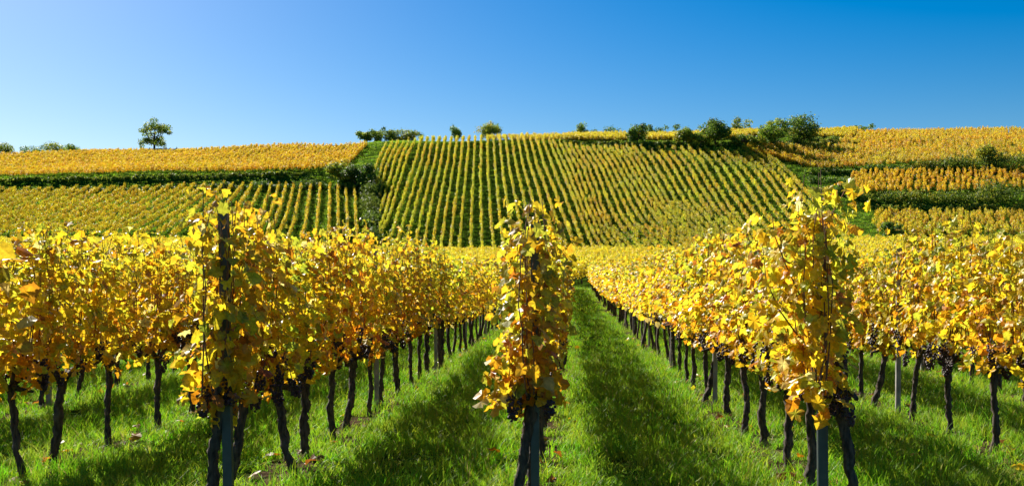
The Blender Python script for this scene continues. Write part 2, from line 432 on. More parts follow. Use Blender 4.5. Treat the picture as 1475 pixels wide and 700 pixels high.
def make_trunk(rng, hgt=.74, r=.028, sides=8, arms=True, lean=None, mat=0, mb=None, armlen=1):
    mb = mb or MB()
    p = trunk_path(rng, hgt, lean)
    rad = r * (1.25 - .35 * np.linspace(0, 1, len(p))) * rng.uniform(.85, 1.18, len(p)); rad[-1] *= 1.5; rad[-2] *= 1.25
    fine = []; fr = []
    for i in range(len(p) - 1):
        for k in range(3):
            fine.append(p[i] + (p[i + 1] - p[i]) * k / 3); fr.append((rad[i] + (rad[i + 1] - rad[i]) * k / 3) * rng.uniform(.9, 1.12))
    fine.append(p[-1]); fr.append(rad[-1])
    if sides < 6: fine, fr = p[::2], rad[::2]
    V, T, Q = tube(fine, np.array(fr), sides)
    if sides >= 6: V = V + rng.normal(0, r * .2, V.shape)
    mb.add(V, T, Q, mat=mat)
    if arms:
        for s in (-1, 1):
            L = rng.uniform(.38, .52) * armlen; n = 7; t = np.linspace(0, 1, n)
            q = p[-1] + np.stack([np.cumsum(rng.normal(0, .008, n)), s * L * t, .12 * np.sin(t * 2.4) + np.cumsum(rng.normal(0, .008, n)) - .02], 1)
            mb.add(*tube(q, r * (.95 - .55 * t) * rng.uniform(.85, 1.2, n), max(4, sides - 2)), mat=mat)
        for _ in range(3):                    # stubby old wood on the head
            q = p[-1] + np.outer(np.linspace(0, 1, 4), rng.normal(0, .07, 3) + np.array([0, 0, .07]))
            mb.add(*tube(q, r * np.array([.9, .8, .6, .35]), 5), mat=mat)
    return mb

def grape_cluster_mesh(rng, k):
    mb = MB(); a = (1 + 5 ** .5) / 2
    ico = np.array([(-1, a, 0), (1, a, 0), (-1, -a, 0), (1, -a, 0), (0, -1, a), (0, 1, a), (0, -1, -a), (0, 1, -a), (a, 0, -1), (a, 0, 1), (-a, 0, -1), (-a, 0, 1)]) / math.sqrt(1 + a * a)
    F = [(0, 11, 5), (0, 5, 1), (0, 1, 7), (0, 7, 10), (0, 10, 11), (1, 5, 9), (5, 11, 4), (11, 10, 2), (10, 7, 6), (7, 1, 8), (3, 9, 4), (3, 4, 2), (3, 2, 6), (3, 6, 8), (3, 8, 9), (4, 9, 5), (2, 4, 11), (6, 2, 10), (8, 6, 7), (9, 8, 1)]
    L = rng.uniform(.13, .18)
    for i in range(46):
        t = rng.rand() ** .8; w = .042 * (1 - t) ** .6 + .01; an = rng.uniform(0, 6.28); rr = w * rng.uniform(.5, 1)
        c = np.array([math.cos(an) * rr, math.sin(an) * rr, -t * L])
        mb.add(ico * rng.uniform(.009, .0125) + c, F)
    q = np.array([[0, 0, .05], [0.004, 0, .02], [0, 0, -.03], [0, 0, -L * .8]])
    mb.add(*tube(q, np.array([.003, .003, .003, .002]), 4))
    return mb.mesh('grape_cluster', [M_grape], True)

rg = rs(11)
N_HI, N_MID, N_FAR = 12, 8, 6
FOL_HI = []; CANE = []; SH = []
for i in range(N_HI):
    rng = rs(100 + i); S = shoots(rng, 13, 1.02, .87, 2.02, .15)
    mb = MB(); leafwall(mb, S, rng, 42, .085, 'hi', 'near', .66, 2.05, .15, nt=14)
    # two or three free tips above the wall
    FOL_HI.append(mb.mesh('foliage', [M_leaf]))
    cb = MB()
    for s in S:
        cb.add(*tube(s, np.linspace(.0055, .0025, len(s)), 4))
    CANE.append(cb.mesh('cane_framework', [M_cane]))
TRUNK_HI = [make_trunk(rs(200 + i), sides=8).mesh('trunk', [M_bark], True) for i in range(10)]
FOL_MID = []
for i in range(N_MID):
    rng = rs(300 + i); S = shoots(rng, 10, 1.02, .87, 2.02, .15)
    mb = MB(); leafwall(mb, S, rng, 31, .10, 'mid', 'near', .66, 2.05, .15)
    FOL_MID.append(mb.mesh('foliage', [M_leaf]))
TRUNK_MID = [make_trunk(rs(400 + i), sides=5).mesh('trunk', [M_bark], True) for i in range(6)]
GRAPES = [grape_cluster_mesh(rs(500 + i), i) for i in range(5)]

# ------------------------------------------------------------------ instancer for countless stuff
def instancer(name, sources, P, rot, scl, idx):
    lib = bpy.data.collections.new(name + '_kit')
    for i, me in enumerate(sources):
        o = bpy.data.objects.new('%s_kit_%02d' % (name, i), me); lib.objects.link(o)
    me = bpy.data.meshes.new(name); n = len(P)
    me.vertices.add(n); me.vertices.foreach_set('co', np.asarray(P, np.float32).ravel())
    a = me.attributes.new('irot', 'FLOAT_VECTOR', 'POINT'); a.data.foreach_set('vector', np.asarray(rot, np.float32).ravel())
    a = me.attributes.new('iscl', 'FLOAT_VECTOR', 'POINT'); a.data.foreach_set('vector', np.asarray(scl, np.float32).ravel())
    a = me.attributes.new('iidx', 'INT', 'POINT'); a.data.foreach_set('value', np.asarray(idx, np.int32).ravel())
    o = link(name, me)
    g = bpy.data.node_groups.new(name + '_scatter', 'GeometryNodeTree')
    g.interface.new_socket('Geometry', in_out='INPUT', socket_type='NodeSocketGeometry')
    g.interface.new_socket('Geometry', in_out='OUTPUT', socket_type='NodeSocketGeometry')
    N, L = g.nodes, g.links
    gi = N.new('NodeGroupInput'); go = N.new('NodeGroupOutput')
    ci = N.new('GeometryNodeCollectionInfo'); ci.inputs['Collection'].default_value = lib
    ci.inputs['Separate Children'].default_value = True; ci.inputs['Reset Children'].default_value = True
    ip = N.new('GeometryNodeInstanceOnPoints'); ip.inputs['Pick Instance'].default_value = True
    def attr(nm, ty):
        n = N.new('GeometryNodeInputNamedAttribute'); n.data_type = ty; n.inputs['Name'].default_value = nm
        return n.outputs['Attribute']
    L.new(gi.outputs[0], ip.inputs['Points']); L.new(ci.outputs[0], ip.inputs['Instance'])
    L.new(attr('iidx', 'INT'), ip.inputs['Instance Index']); L.new(attr('irot', 'FLOAT_VECTOR'), ip.inputs['Rotation']); L.new(attr('iscl', 'FLOAT_VECTOR'), ip.inputs['Scale'])
    L.new(ip.outputs[0], go.inputs[0])
    md = o.modifiers.new('scatter', 'NODES'); md.node_group = g
    return o

# ------------------------------------------------------------------ near vineyard: posts and vines
ROWX = lambda k: -.26 + 2.1 * k
Y0 = 7.3
ORD = 'first second third fourth fifth sixth seventh eighth ninth tenth eleventh twelfth thirteenth fourteenth fifteenth sixteenth seventeenth eighteenth nineteenth twentieth'.split()
ORD += ['twenty-' + w for w in ORD[:9]] + ['thirtieth'] + ['thirty-' + w for w in ORD[:9]] + ['fortieth']
def row_name(k):
    if k == 0: return 'the centre row'
    return 'the %s row %s of centre' % (ORD[abs(k) - 1], 'right' if k > 0 else 'left')

def c_profile(w, d, th, z0, z1, dx=0, dy=0):
    """rolled steel channel with turned lips, open toward +Y"""
    o = [(-w / 2, d), (-w / 2, 0), (w / 2, 0), (w / 2, d), (w / 2 - w * .28, d), (w / 2 - w * .28, d - th), (w / 2 - th, d - th), (w / 2 - th, th), (-w / 2 + th, th), (-w / 2 + th, d - th), (-w / 2 + w * .28, d - th), (-w / 2 + w * .28, d)]
    n = len(o); V = [(x, y, z0) for x, y in o] + [(x + dx, y + dy, z1) for x, y in o]
    q = [(i, (i + 1) % n, (i + 1) % n + n, i + n) for i in range(n)]
    return V, q
def capped_channel(mb, w, d, th, z0, z1, dx, dy):
    V, q = c_profile(w, d, th, z0, z1, dx, dy); n = 12
    mb.add(V, None, q)
    ends = [(0, 1, 8, 9), (1, 2, 7, 8), (2, 3, 6, 7), (3, 4, 5, 6), (0, 9, 10, 11)]
    mb.add(V, None, ends + [tuple(i + n for i in reversed(e)) for e in ends])

def end_post(loc, label, lean=(0, 0), h=2.03, w=.062):
    t = link('trellis_post', None, loc=loc); tag(t, label, 'post', 'steel end posts of the near rows')
    mb = MB(); capped_channel(mb, w, .045, .005, -.3, h, lean[0], lean[1]); link('channel', mb.mesh('channel', [M_steel]), t)
    for z in (.75, 1.05, 1.4, 1.75):         # wire hooks pressed out of the flanges
        s = z / h
        for sg in (-1, 1):
            hb = MB()
            q = np.array([[sg * w / 2, .02, z], [sg * (w / 2 + .016), .02, z + .004], [sg * (w / 2 + .018), .02, z + .022]]) + np.array([lean[0] * s, lean[1] * s, 0])
            hb.add(*tube(q, np.array([.003, .003, .002]), 5))
            link('wire_hook', hb.mesh('wire_hook', [M_steel_dark]), t)
    cb = MB(); q = np.array([[lean[0] * .93 - w / 2 - .003, -.004, h * .93], [lean[0] * .93, -.008, h * .93 + .004], [lean[0] * .93 + w / 2 + .003, -.004, h * .93]])
    cb.add(*tube(q, .003, 5)); link('wire_tie', cb.mesh('wire_tie', [M_steel_dark]), t)
    return t
end_post((-.235, 7.13, 0), 'galvanised steel end post rising through the central vine column', (0, 0), 2.03, .056)
end_post((-2.27, 6.9, 0), 'dark leaning steel end post in front of the left row', (-.075, .02), 2.05)
end_post((1.735, 7.3, 0), 'pale blue grey end post under the right front vine', (0.01, .01), 2.02, .068)
for k in (-2, 2, 3, -3):
    end_post((ROWX(k), 7.3, 0), 'steel end post at the front of %s' % row_name(k))

mbp = MB(); capped_channel(mbp, .055, .04, .004, -.3, 2.0, 0, 0); PM = mbp.mesh('trellis_post', [M_wood_post])
for k in range(-8, 9):
    for j in range(1, 8):
        y = Y0 + j * 5.5 + (0 if k != 1 else .6); x = ROWX(k) + rg.uniform(-.02, .02)
        px, py, pz = project(np.array([[x, y, 1.]]))
        if -60 < px[0] < 1535 and y < 34 - abs(k) * 1.5:
            o = link('trellis_post', PM, loc=(x, y, H1(x, y)), rot=(rg.normal(0, .012), rg.normal(0, .012), 0))
            tag(o, '%s grey line post behind the end post in %s' % (ORD[j - 1], row_name(k)), 'post', 'grey line posts inside the near rows')

# positions of every near vine
VY = {0: [7.15, 8.2], -1: [6.85, 7.55, 8.36, 9.39, 10.3, 11.2, 12.2], 1: [7.25, 8.1, 9.05, 10.2, 11.2, 12.4], 2: [7.8, 8.85, 9.93, 11.0, 12.1, 13.3],
      -2: [7.2, 8.15, 9.04, 9.98, 11.1]}
plants = []
for k in range(-80, 82):
    ys = list(VY.get(k, [7.5 + (k * .37) % .6]))
    rr = rs(900 + k)
    while ys[-1] < 84: ys.append(ys[-1] + 1.03 + rr.uniform(-.05, .05))
    for n, y in enumerate(ys):
        x = ROWX(k)
        px, py, zc = project(np.array([[x, y, 1.6]]))
        if -140 - 900 / max(y, 1) < px[0] < 1615 + 900 / max(y, 1): plants.append((zc[0], k, n, x, y, -40 < px[0] < 1515))
plants.sort()
ind = [p for p in plants if p[5]][:296]
indset = set((p[1], p[2]) for p in ind)
rest = [p for p in plants if (p[1], p[2]) not in indset]

def special_vine(k, y, seed, top, thick, label, n, per, size, L=.7, lean=(0, 0), extra=None, mix='near', dx=0):
    rng = rs(seed); x = ROWX(k)
    t = link('grapevine', None, loc=(x, y, 0)); tag(t, label, 'grapevine', 'front end vines beside the posts')
    link('trunk', make_trunk(rng, .76, .033, 10, True, lean, armlen=.5).mesh('trunk', [M_bark], True), t)
    S = shoots(rng, n, L, .84, top, thick, .08); S = [s + np.array([dx, 0, 0]) for s in S]
    if extra: S += [np.array(e, float) + np.array([dx, 0, 0]) for e in extra]
    mb = MB(); leafwall(mb, S, rng, per, size, 'hi', mix, .62, top, thick, nt=10)
    link('foliage', mb.mesh('foliage', [M_leaf]), t)
    cb = MB()
    for s in S: cb.add(*tube(s, np.linspace(.006, .0028, len(s)), 5))
    link('cane_framework', cb.mesh('cane_framework', [M_cane]), t)
    for i in range(7):
        link('grape_cluster', GRAPES[i % 5], t, (dx * .6 + rng.uniform(-.13, .13), rng.uniform(-.3, .25), rng.uniform(.78, 1.08)), (rng.normal(0, .2), rng.normal(0, .2), rng.uniform(0, 6)), (1.15,) * 3)
hang = [[(-.03, -.02, .94), (-.10, -.05, .90), (-.18, -.07, .84), (-.25, -.09, .78)], [(-.05, -.08, 1.2), (-.11, -.12, 1.1), (-.14, -.14, 1.0), (-.15, -.15, .9)]]
special_vine(0, 7.16, 41, 2.04, .13, 'narrow column of golden leaves climbing the central steel post, one cane trailing left', 12, 33, .096, .55, (-.13, -.02), hang)
special_vine(-1, 6.95, 42, 2.12, .13, 'tall leafy vine around the dark leaning post of the left front row', 12, 32, .094, .55, (-.09, -.03))
special_vine(1, 7.22, 47, 2.13, .12, 'tall dense golden vine over the pale post of the right front row', 14, 36, .095, .6, (.08, -.02),
             [[(.06, -.05, 1.9), (.12, -.05, 2.06), (.18, -.06, 2.17), (.22, -.06, 2.25)], [(-.1, 0, 1.5), (-.2, -.05, 1.7), (-.28, -.08, 1.9), (-.3, -.1, 2.05)], [(-.1, 0, 1.2), (-.25, -.05, 1.4), (-.34, -.08, 1.6), (-.36, -.1, 1.8)]], dx=-.17)
first = {0: 7.15, -1: 6.85, 1: 7.25}
rowgroup = {}
for (zc, k, n, x, y, _) in ind:
    if k in first and n == 0: continue
    rng = rs(5000 + k * 131 + n)
    g = H1(x, y); hi = zc < 20
    fs = rng.randint(0, N_HI if hi else N_MID); flip = math.pi if rng.rand() < .5 else 0
    sc = (rng.uniform(.85, 1.2), rng.uniform(.98, 1.12), rng.uniform(.93, 1.06))
    lab = '%s grapevine back from the front of %s' % (ORD[n] if n < 40 else 'far', row_name(k))
    if n >= 40: lab = 'far grapevine deep inside %s' % row_name(k)
    t = link('grapevine', None, loc=(x + rng.uniform(-.03, .03), y, g), rot=(0, 0, flip))
    tag(t, lab, 'grapevine', 'yellow grapevines in the near rows')
    tr = TRUNK_HI if hi else TRUNK_MID
    link('trunk', tr[rng.randint(0, len(tr))], t, rot=(0, 0, 0 if rng.rand() < .5 else math.pi), scale=(rng.uniform(.85, 1.25),) * 2 + (1,))
    link('foliage', (FOL_HI if hi else FOL_MID)[fs], t, scale=sc)
    if zc < 20: link('cane_framework', CANE[fs], t, scale=sc)
    if zc < 22:
        for i in range(rng.randint(4, 8) if zc < 14 else 3):
            sd = 1 if rng.rand() < .5 else -1
            link('grape_cluster', GRAPES[rng.randint(0, 5)], t, (sd * rng.uniform(.04, .2), rng.uniform(-.45, .45), rng.uniform(.80, 1.12)), (rng.normal(0, .2), rng.normal(0, .2), rng.uniform(0, 6)), (rng.uniform(1, 1.3),) * 3)

# rest of the near field + the second block beyond the cross track: one mass
def chunk(seed, L, per_shoot, nsh, size, kind, mix, mat, thick=.2, z0=.62, z1=2.05, trunk=True):
    rng = rs(seed); S = shoots(rng, nsh, L, .8, z1, thick)
    mb = MB(); leafwall(mb, S, rng, per_shoot, size, kind, mix, z0, z1, thick, 0, nt=4)
    if trunk:
        for yy in np.arange(-L / 2 + .5, L / 2, 1.0):
            m2 = make_trunk(rng, .8, .03, 4, False, None, 1); 
            for a in m2.v: a[:, 1] += yy
            mb.merge(m2)
    return mb.mesh('vine_chunk', [mat, M_bark])
K_mid = [chunk(600 + i, 1.02, 22, 10, .135, 'mid', 'near', M_leaf) for i in range(5)]
K_field = [chunk(650 + i, 1.5, 15, 11, .21, 'low', 'field', M_leaf_far, .26) for i in range(6)]
P = []; Ro = []; Sc = []; Ix = []
rng = rs(77)
for (zc, k, n, x, y, _) in rest:
    P.append((x + rng.uniform(-.04, .04), y, H1(x, y))); Ro.append((0, 0, rng.choice([0, math.pi]) + rng.normal(0, .05)))
    Sc.append((rng.uniform(.85, 1.25), rng.uniform(.98, 1.12), rng.uniform(.9, 1.06))); Ix.append(rng.randint(0, 5))
TH = R(11)
for k in range(-95, 98):
    for s_ in np.arange(-60, 214, 1.5):
        x = 2.1 * k * math.cos(TH) + s_ * math.sin(TH) - 28; y = 91 + s_ * math.cos(TH) - 2.1 * k * math.sin(TH)
        if y < 90.5: continue
        f = x * FW[0] + y * FW[1]; r = x * RT[0] + y * RT[1]
        if abs(r / f) < .56 and f < 212:
            P.append((x + rng.uniform(-.08, .08), y, 0)); Ro.append((0, 0, -TH + rng.choice([0, math.pi]) + rng.normal(0, .06)))
            Sc.append((rng.uniform(.9, 1.35), rng.uniform(.98, 1.15), rng.uniform(.85, 1.08))); Ix.append(5 + rng.randint(0, 6))
P = np.array(P); m = np.array(Ix) >= 5; P[m, 2] = height(P[m, 0], P[m, 1])
o = instancer('vineyard_rows', K_mid + K_field, P, Ro, Sc, Ix)
tag(o, 'yellow mass of vine rows filling the flat valley behind the near vines', 'vineyard', kind='stuff')
print('near individuals', len(ind), 'rest', len(P))

# ------------------------------------------------------------------ hillside plots
def resample(pl, n=26):
    pl = np.array(pl); d = np.r_[0, np.cumsum(np.linalg.norm(np.diff(pl, axis=0), axis=1))]
    t = np.linspace(0, d[-1], n); return np.stack([np.interp(t, d, pl[:, 0]), np.interp(t, d, pl[:, 1])], 1)
def plot(name, label, guides, counts, kit, clip=None, step=1.5, hgt=1.7, zmin=200, seed=1, gap=.03, sc=1.0, jit=.09):
    G = [resample([hit(x, y, hgt, zmin) for x, y in g]) for g in guides]
    rng = rs(seed); P = []; Ro = []; Sc = []; Ix = []
    for a in range(len(G) - 1):
        for c in range(counts[a]):
            t = c / counts[a]; line = G[a] * (1 - t) + G[a + 1] * t
            d = np.r_[0, np.cumsum(np.linalg.norm(np.diff(line, axis=0), axis=1))]
            s = np.arange(rng.uniform(0, step), d[-1], step)
            X = np.interp(s, d, line[:, 0]); Y = np.interp(s, d, line[:, 1])
            ang = np.arctan2(np.gradient(Y), np.gradient(X)) - math.pi / 2 if len(s) > 1 else np.zeros(len(s))
            Z = height(X, Y); px, py, _ = project(np.stack([X, Y, Z + hgt], 1))
            slope = (height(X - np.sin(ang), Y + np.cos(ang)) - height(X + np.sin(ang), Y - np.cos(ang))) / 2
            for i in range(len(s)):
                if clip is not None and not clip(px[i], py[i]): continue
                if rng.rand() < gap: continue
                fl = rng.rand() < .5
                P.append((X[i] + rng.normal(0, jit), Y[i] + rng.normal(0, jit), Z[i] - .05))
                tilt = math.atan(slope[i])
                Ro.append((-tilt if fl else tilt, 0, ang[i] + (math.pi if fl else 0) + rng.normal(0, .05)))
                Sc.append((rng.uniform(.65, 1.25) * sc, rng.uniform(1.05, 1.35), rng.uniform(.74, 1.12) * sc)); Ix.append(rng.randint(0, len(kit)))
    o = instancer(name, kit, P, Ro, Sc, Ix); tag(o, label, 'vineyard', 'vineyard plots on the hillside', 'stuff')
    print(name, len(P)); return o
mkit = lambda s, mix, mat, th=.15: [chunk(s + i, 1.5, 13, 10, .24, 'low', mix, mat, th) for i in range(10)]
K_hill = mkit(700, 'hill', M_leaf_hill); K_ter = mkit(710, 'hill', M_leaf_far); K_amb = mkit(730, 'amber', M_leaf_amber, .3); K_or = mkit(720, 'orange', M_leaf_orange, .3); K_rust = mkit(740, 'rust', M_leaf_orange, .32)
K_yel = mkit(760, 'field', M_leaf_far, .35)

# central slope, guides read bottom -> top
CG = [
 [(505, 352), (520, 307), (530, 275), (538, 249), (545, 227), (557, 204)],
 [(548, 335), (560, 310), (571, 275), (579, 250), (590, 215), (598, 199)],
 [(556, 352), (568, 321), (579, 288), (587, 264), (598, 231), (609, 197)],
 [(661, 356), (665, 310), (670, 261), (673, 230), (676, 195)],
 [(712, 356), (706, 300), (703, 250), (702, 195)],
 [(820, 356), (800, 310), (783, 261), (771, 229), (762, 196)],
 [(860, 356), (839, 316), (817, 261), (803, 229), (790, 199)],
 [(917, 356), (901, 343), (882, 324), (868, 297), (860, 270), (849, 240), (828, 206)],
 [(995, 356), (980, 343), (966, 332), (944, 310), (928, 286), (912, 259), (896, 232), (878, 207)],
 [(1025, 348), (1000, 325), (980, 303), (963, 288), (947, 259), (928, 228), (910, 208)],
 [(1105, 352), (1085, 334), (1069, 316), (1054, 298), (1030, 262), (1012, 232), (991, 209)],
 [(1185, 352), (1150, 325), (1125, 295), (1108, 271), (1087, 241), (1050, 212)],
 [(1290, 347), (1240, 322), (1190, 290), (1165, 265), (1150, 247), (1132, 232), (1110, 215)],
]
CC = [5, 1, 8, 3, 7, 3, 5, 6, 4, 7, 5, 5]
plot('vineyard_slope', 'broad steep vineyard slope in the centre with long thin rows running uphill', CG, CC, K_hill,
     lambda x, y: x > (547 if y > 262 else 537 + (262 - y) * .1) and not (262 < y < 272 and x < 640 and x > 570 and False), seed=3)
LG = [
 [(-290, 332), (-190, 300), (-80, 266)],
 [(20, 332), (95, 300), (165, 266)],
 [(150, 334), (215, 303), (282, 263)],
 [(350, 336), (378, 303), (391, 262)],
 [(415, 338), (423, 318), (434, 262)],
 [(473, 344), (474, 310), (475, 263)],
 [(529, 352), (526, 310), (522, 266)]]
plot('vineyard_terrace', 'green and yellow striped vineyard terrace at left below the shaded bank', LG, [14, 7, 8, 4, 3, 4], K_ter, seed=5)
UG = [[(-420, 252), (-330, 236), (-240, 219)], [(60, 252), (130, 234), (190, 214)], [(330, 248), (370, 228), (405, 207)], [(478, 243), (500, 222), (520, 204)], [(505, 232), (520, 218), (533, 203)]]
plot('vineyard_upland', 'orange upper vineyard at left above the shaded bank, up to the skyline', UG, [46, 28, 18, 3], K_amb, seed=7, zmin=296,
     clip=lambda x, y: not (x > 480 and y > 243 - (x - 480) * .5))
F1 = [[(1215, 345), (1240, 322), (1262, 300)], [(1330, 345), (1335, 322), (1340, 300)], [(1560, 345), (1545, 322), (1530, 300)]]
plot('vineyard_terrace', 'russet vines on the lowest terrace at right beyond the near rows', F1, [14, 22], K_rust, lambda x, y: x > 1262 + max(0, (y - 318)) * 1.2, zmin=222, seed=9, gap=.22, jit=.45)
F2 = [[(1214, 272), (1222, 258), (1232, 244)], [(1340, 270), (1345, 255), (1350, 241)], [(1560, 262), (1550, 250), (1540, 236)]]
plot('vineyard_terrace', 'yellow and orange middle terrace at right between the two dark hedges', F2, [15, 24], K_amb, lambda x, y: x > 1225, zmin=256, seed=11, gap=.12, jit=.35)
F3 = [[(1118, 222), (1085, 213), (1062, 207)], [(1185, 246), (1150, 222), (1125, 206)], [(1330, 234), (1290, 218), (1262, 202)], [(1580, 222), (1540, 208), (1500, 197)]]
plot('vineyard_upland', 'golden upper field at right just above the top hedge', F3, [9, 19, 32], K_or, zmin=291, seed=13, gap=.08, jit=.4)
F4 = [[(1215, 201), (1222, 194), (1230, 187)], [(1350, 201), (1345, 192), (1340, 184)], [(1590, 199), (1570, 190), (1550, 183)]]
plot('vineyard_upland', 'topmost pale gold field at right along the skyline', F4, [20, 36], K_or, zmin=336, seed=15, gap=.08, jit=.4)
T1 = [[(700, 196), (704, 192)], [(812, 196), (812, 191)], [(1000, 196), (1004, 188)], [(1228, 194), (1236, 184)]]
plot('vineyard_terrace', 'thin bright yellow strip of vines on the crest behind the trees', T1, [16, 60, 74], K_yel, zmin=318, seed=17, gap=.0, step=1.2, jit=.5)

# ------------------------------------------------------------------ trees, bushes, hedges
GREEN = np.array([(.07, .14, .018), (.15, .25, .025), (.27, .36, .03), (.42, .44, .035), (.55, .42, .035)])
def leaf_cloud(mb, centers, radii, n, size, weights, rng, mat=0, squash=.8):
    w = radii ** 2; w = w / w.sum(); k = rng.choice(len(centers), n, p=w)
    d = rng.normal(0, 1, (n, 3)); d /= np.linalg.norm(d, axis=1)[:, None]
    rr = rng.uniform(.45, 1.0, n) ** .6 * (1 + .18 * rng.normal(0, 1, n))
    pos = centers[k] + d * (radii[k] * rr)[:, None] * np.array([1, 1, squash])
    nr = d + rng.normal(0, .55, (n, 3)) + np.array([0, 0, .3]); tip = rng.normal(0, 1, (n, 3)) - np.array([0, 0, .3])
    ww = np.array(weights, float); ww /= ww.sum()
    cl = rng.choice(5, len(centers), p=ww)                # each clump of a crown has its own tint
    ck = np.where(rng.rand(n) < .55, cl[k], rng.choice(5, n, p=ww))
    c = GREEN[ck] * rng.uniform(.8, 1.2, (n, 1))
    put_leaves(mb, pos, nr, tip, size * rng.uniform(.6, 1.3, n) * 1.1, c, c, 'low', rng, mat, 4)

def tree(name, label, cat, px, ytop, ybase, wpx, Z=None, weights=(3, 4, 3, 1, 0), seed=0, trunk=.25, airy=0.0, n=2600, clumps=26, zoff=0, group='trees along the crest', shape='round', leaf=.42, lobes=None):
    if Z is None:
        X, Y = hit(px, ybase, 0, 200)
    else: X, Y = at_depth(px, Z)
    g = H1(X, Y); _, _, zc = project(np.array([[X, Y, g]])); zc = zc[0]
    v = (350 - ytop) / 1500; f = X * FW[0] + Y * FW[1]
    ztop = CAMH + f / (CP - v * SP) * (SP + v * CP); Ht = max(1.2, ztop - g); W = wpx * zc / 1500 * (1.3 if cat == 'bush' else 1.15)
    rng = rs(seed + 4000)
    t = link(name, None, loc=(X, Y, g - .1)); tag(t, label, cat, group)
    cr0 = Ht * trunk; ch = (Ht - cr0); cz = cr0 + ch / 2
    C = []; Rd = []
    tries = 0
    if lobes:
        for (lx, lh, lr) in lobes:
            for _ in range(5):
                o3 = rng.normal(0, .38, 3) * lr * W
                C.append(np.array([lx * W, rng.normal(0, .12) * W, lh * Ht]) + o3); Rd.append(lr * W * rng.uniform(.45, .75))
    while len(C) < clumps and tries < 4000 and not lobes:
        tries += 1
        u = rng.uniform(-1, 1, 3); rr = np.linalg.norm(u)
        if rr > 1 or rr < .25: continue
        taper = 1.0
        if shape == 'cone': taper = 1 - .45 * max(0, u[2])
        if shape == 'flat' and u[2] < -.5: continue
        rad = min(rng.uniform(.22, .42) * math.sqrt(W * ch) * .55, min(W, ch) * .45) * (1.1 if airy == 0 else .8)
        p = np.array([u[0] * (W / 2 - rad * .5) * taper, u[1] * (W / 2 - rad * .5) * taper, cz + u[2] * (ch / 2 - rad * .6)])
        if airy and len(C) and min(np.linalg.norm(p - c) for c in C) < rad * airy: continue
        C.append(p); Rd.append(rad)
    C = np.array(C); Rd = np.array(Rd)
    mb = MB(); base = np.array([0, 0, 0.]); r0 = max(.1, W * .028)
    q = np.stack([np.cumsum(np.r_[0, rng.normal(0, .03 * Ht, 5)]) * .4, np.cumsum(np.r_[0, rng.normal(0, .03 * Ht, 5)]) * .4, np.linspace(-.3, cz * .95, 6)], 1)
    mb.add(*tube(q, r0 * np.linspace(1.25, .5, 6), 7))
    for c, rd in zip(C[:18], Rd):
        s = q[rng.randint(2, 6)]; md = (s + c) / 2 + np.array([0, 0, -.06 * Ht])
        mb.add(*tube(np.array([s, md, c]), r0 * np.array([.5, .3, .1]), 5))
    link('trunk', mb.mesh('trunk', [M_treebark], True), t)
    fb = MB(); leaf_cloud(fb, C, Rd, n, leaf, weights, rng)
    link('crown', fb.mesh('crown', [M_treeleaf]), t)
    return t

tree('broadleaf_tree', 'lone tall airy tree standing alone on the left skyline', 'tree', 221, 169, 217, 50, 405, (1, 4, 4, 3, 1), 1, .16, 1.1, 4300, 28, group='trees along the crest', leaf=.42, lobes=[(-.04, .76, .20), (.26, .66, .17), (-.26, .60, .14), (-.16, .34, .17), (.10, .28, .17), (-.36, .30, .09), (.38, .54, .09), (.04, .52, .12)])
tree('round_bush', 'rounded grey green bush at the far left edge of the skyline', 'bush', 8, 205, 222, 34, 425, (1, 4, 3, 1, 0), 2, 0.02, n=1400, clumps=14, group='bushes along the crest')
tree('round_bush', 'low bush at the left end of the thicket near the left skyline edge', 'bush', 44, 209, 222, 30, 428, (2, 4, 3, 1, 0), 3, 0.02, n=1200, clumps=12, group='bushes along the crest')
tree('round_bush', 'tallest bush in the thicket near the left skyline edge', 'bush', 74, 203, 222, 32, 428, (1, 3, 4, 3, 0), 4, 0.02, n=1400, clumps=13, group='bushes along the crest')
tree('round_bush', 'bush at the right end of the thicket near the left skyline edge', 'bush', 97, 206, 222, 26, 427, (2, 4, 3, 1, 0), 5, 0.02, n=1200, clumps=12, group='bushes along the crest')
tree('round_bush', 'tiny bush on the skyline just left of the lone tree', 'bush', 130, 213, 222, 14, 427, (2, 4, 3, 1, 0), 65, 0.02, n=400, clumps=7, group='bushes along the crest')
for i, (x, yt, w, lb) in enumerate([(524, 187, 22, 'leftmost low bush of the skyline clump left of centre'), (541, 181, 24, 'second bush of the skyline clump left of centre'), (559, 180, 26, 'dark rounded bush in the middle of the skyline clump'),
                       (577, 183, 24, 'yellowish bush right of the middle in the skyline clump'), (596, 182, 24, 'sparse grey green bush at the right end of the skyline clump')]):
    tree('round_bush', lb, 'bush', x, yt, 205, w, 356, [(2, 4, 3, 1, 0), (2, 3, 4, 2, 0), (3, 4, 3, 1, 0), (1, 2, 4, 4, 1), (1, 3, 3, 2, 1)][i], 10 + i, .05, n=1300, clumps=13, group='bushes along the crest')
tree('small_tree', 'smallest round tree on the skyline above the central slope', 'tree', 655, 181, 203, 18, 350, (1, 3, 3, 2, 0), 20, .2, n=1000, clumps=12)
tree('broadleaf_tree', 'round yellow green tree above the middle of the central slope', 'tree', 705, 170, 203, 31, 348, (0, 2, 4, 4, 2), 21, .1, n=2200, clumps=22)
tree('broadleaf_tree', 'spiky half hidden tree behind the left end of the yellow strip', 'tree', 838, 173, 200, 24, 365, (1, 3, 4, 2, 1), 22, .1, n=1200, clumps=14)
tree('round_bush', 'low bush behind the left end of the yellow strip', 'bush', 822, 182, 200, 24, 366, (1, 3, 4, 2, 1), 23, .02, n=800, clumps=10, group='bushes along the crest')
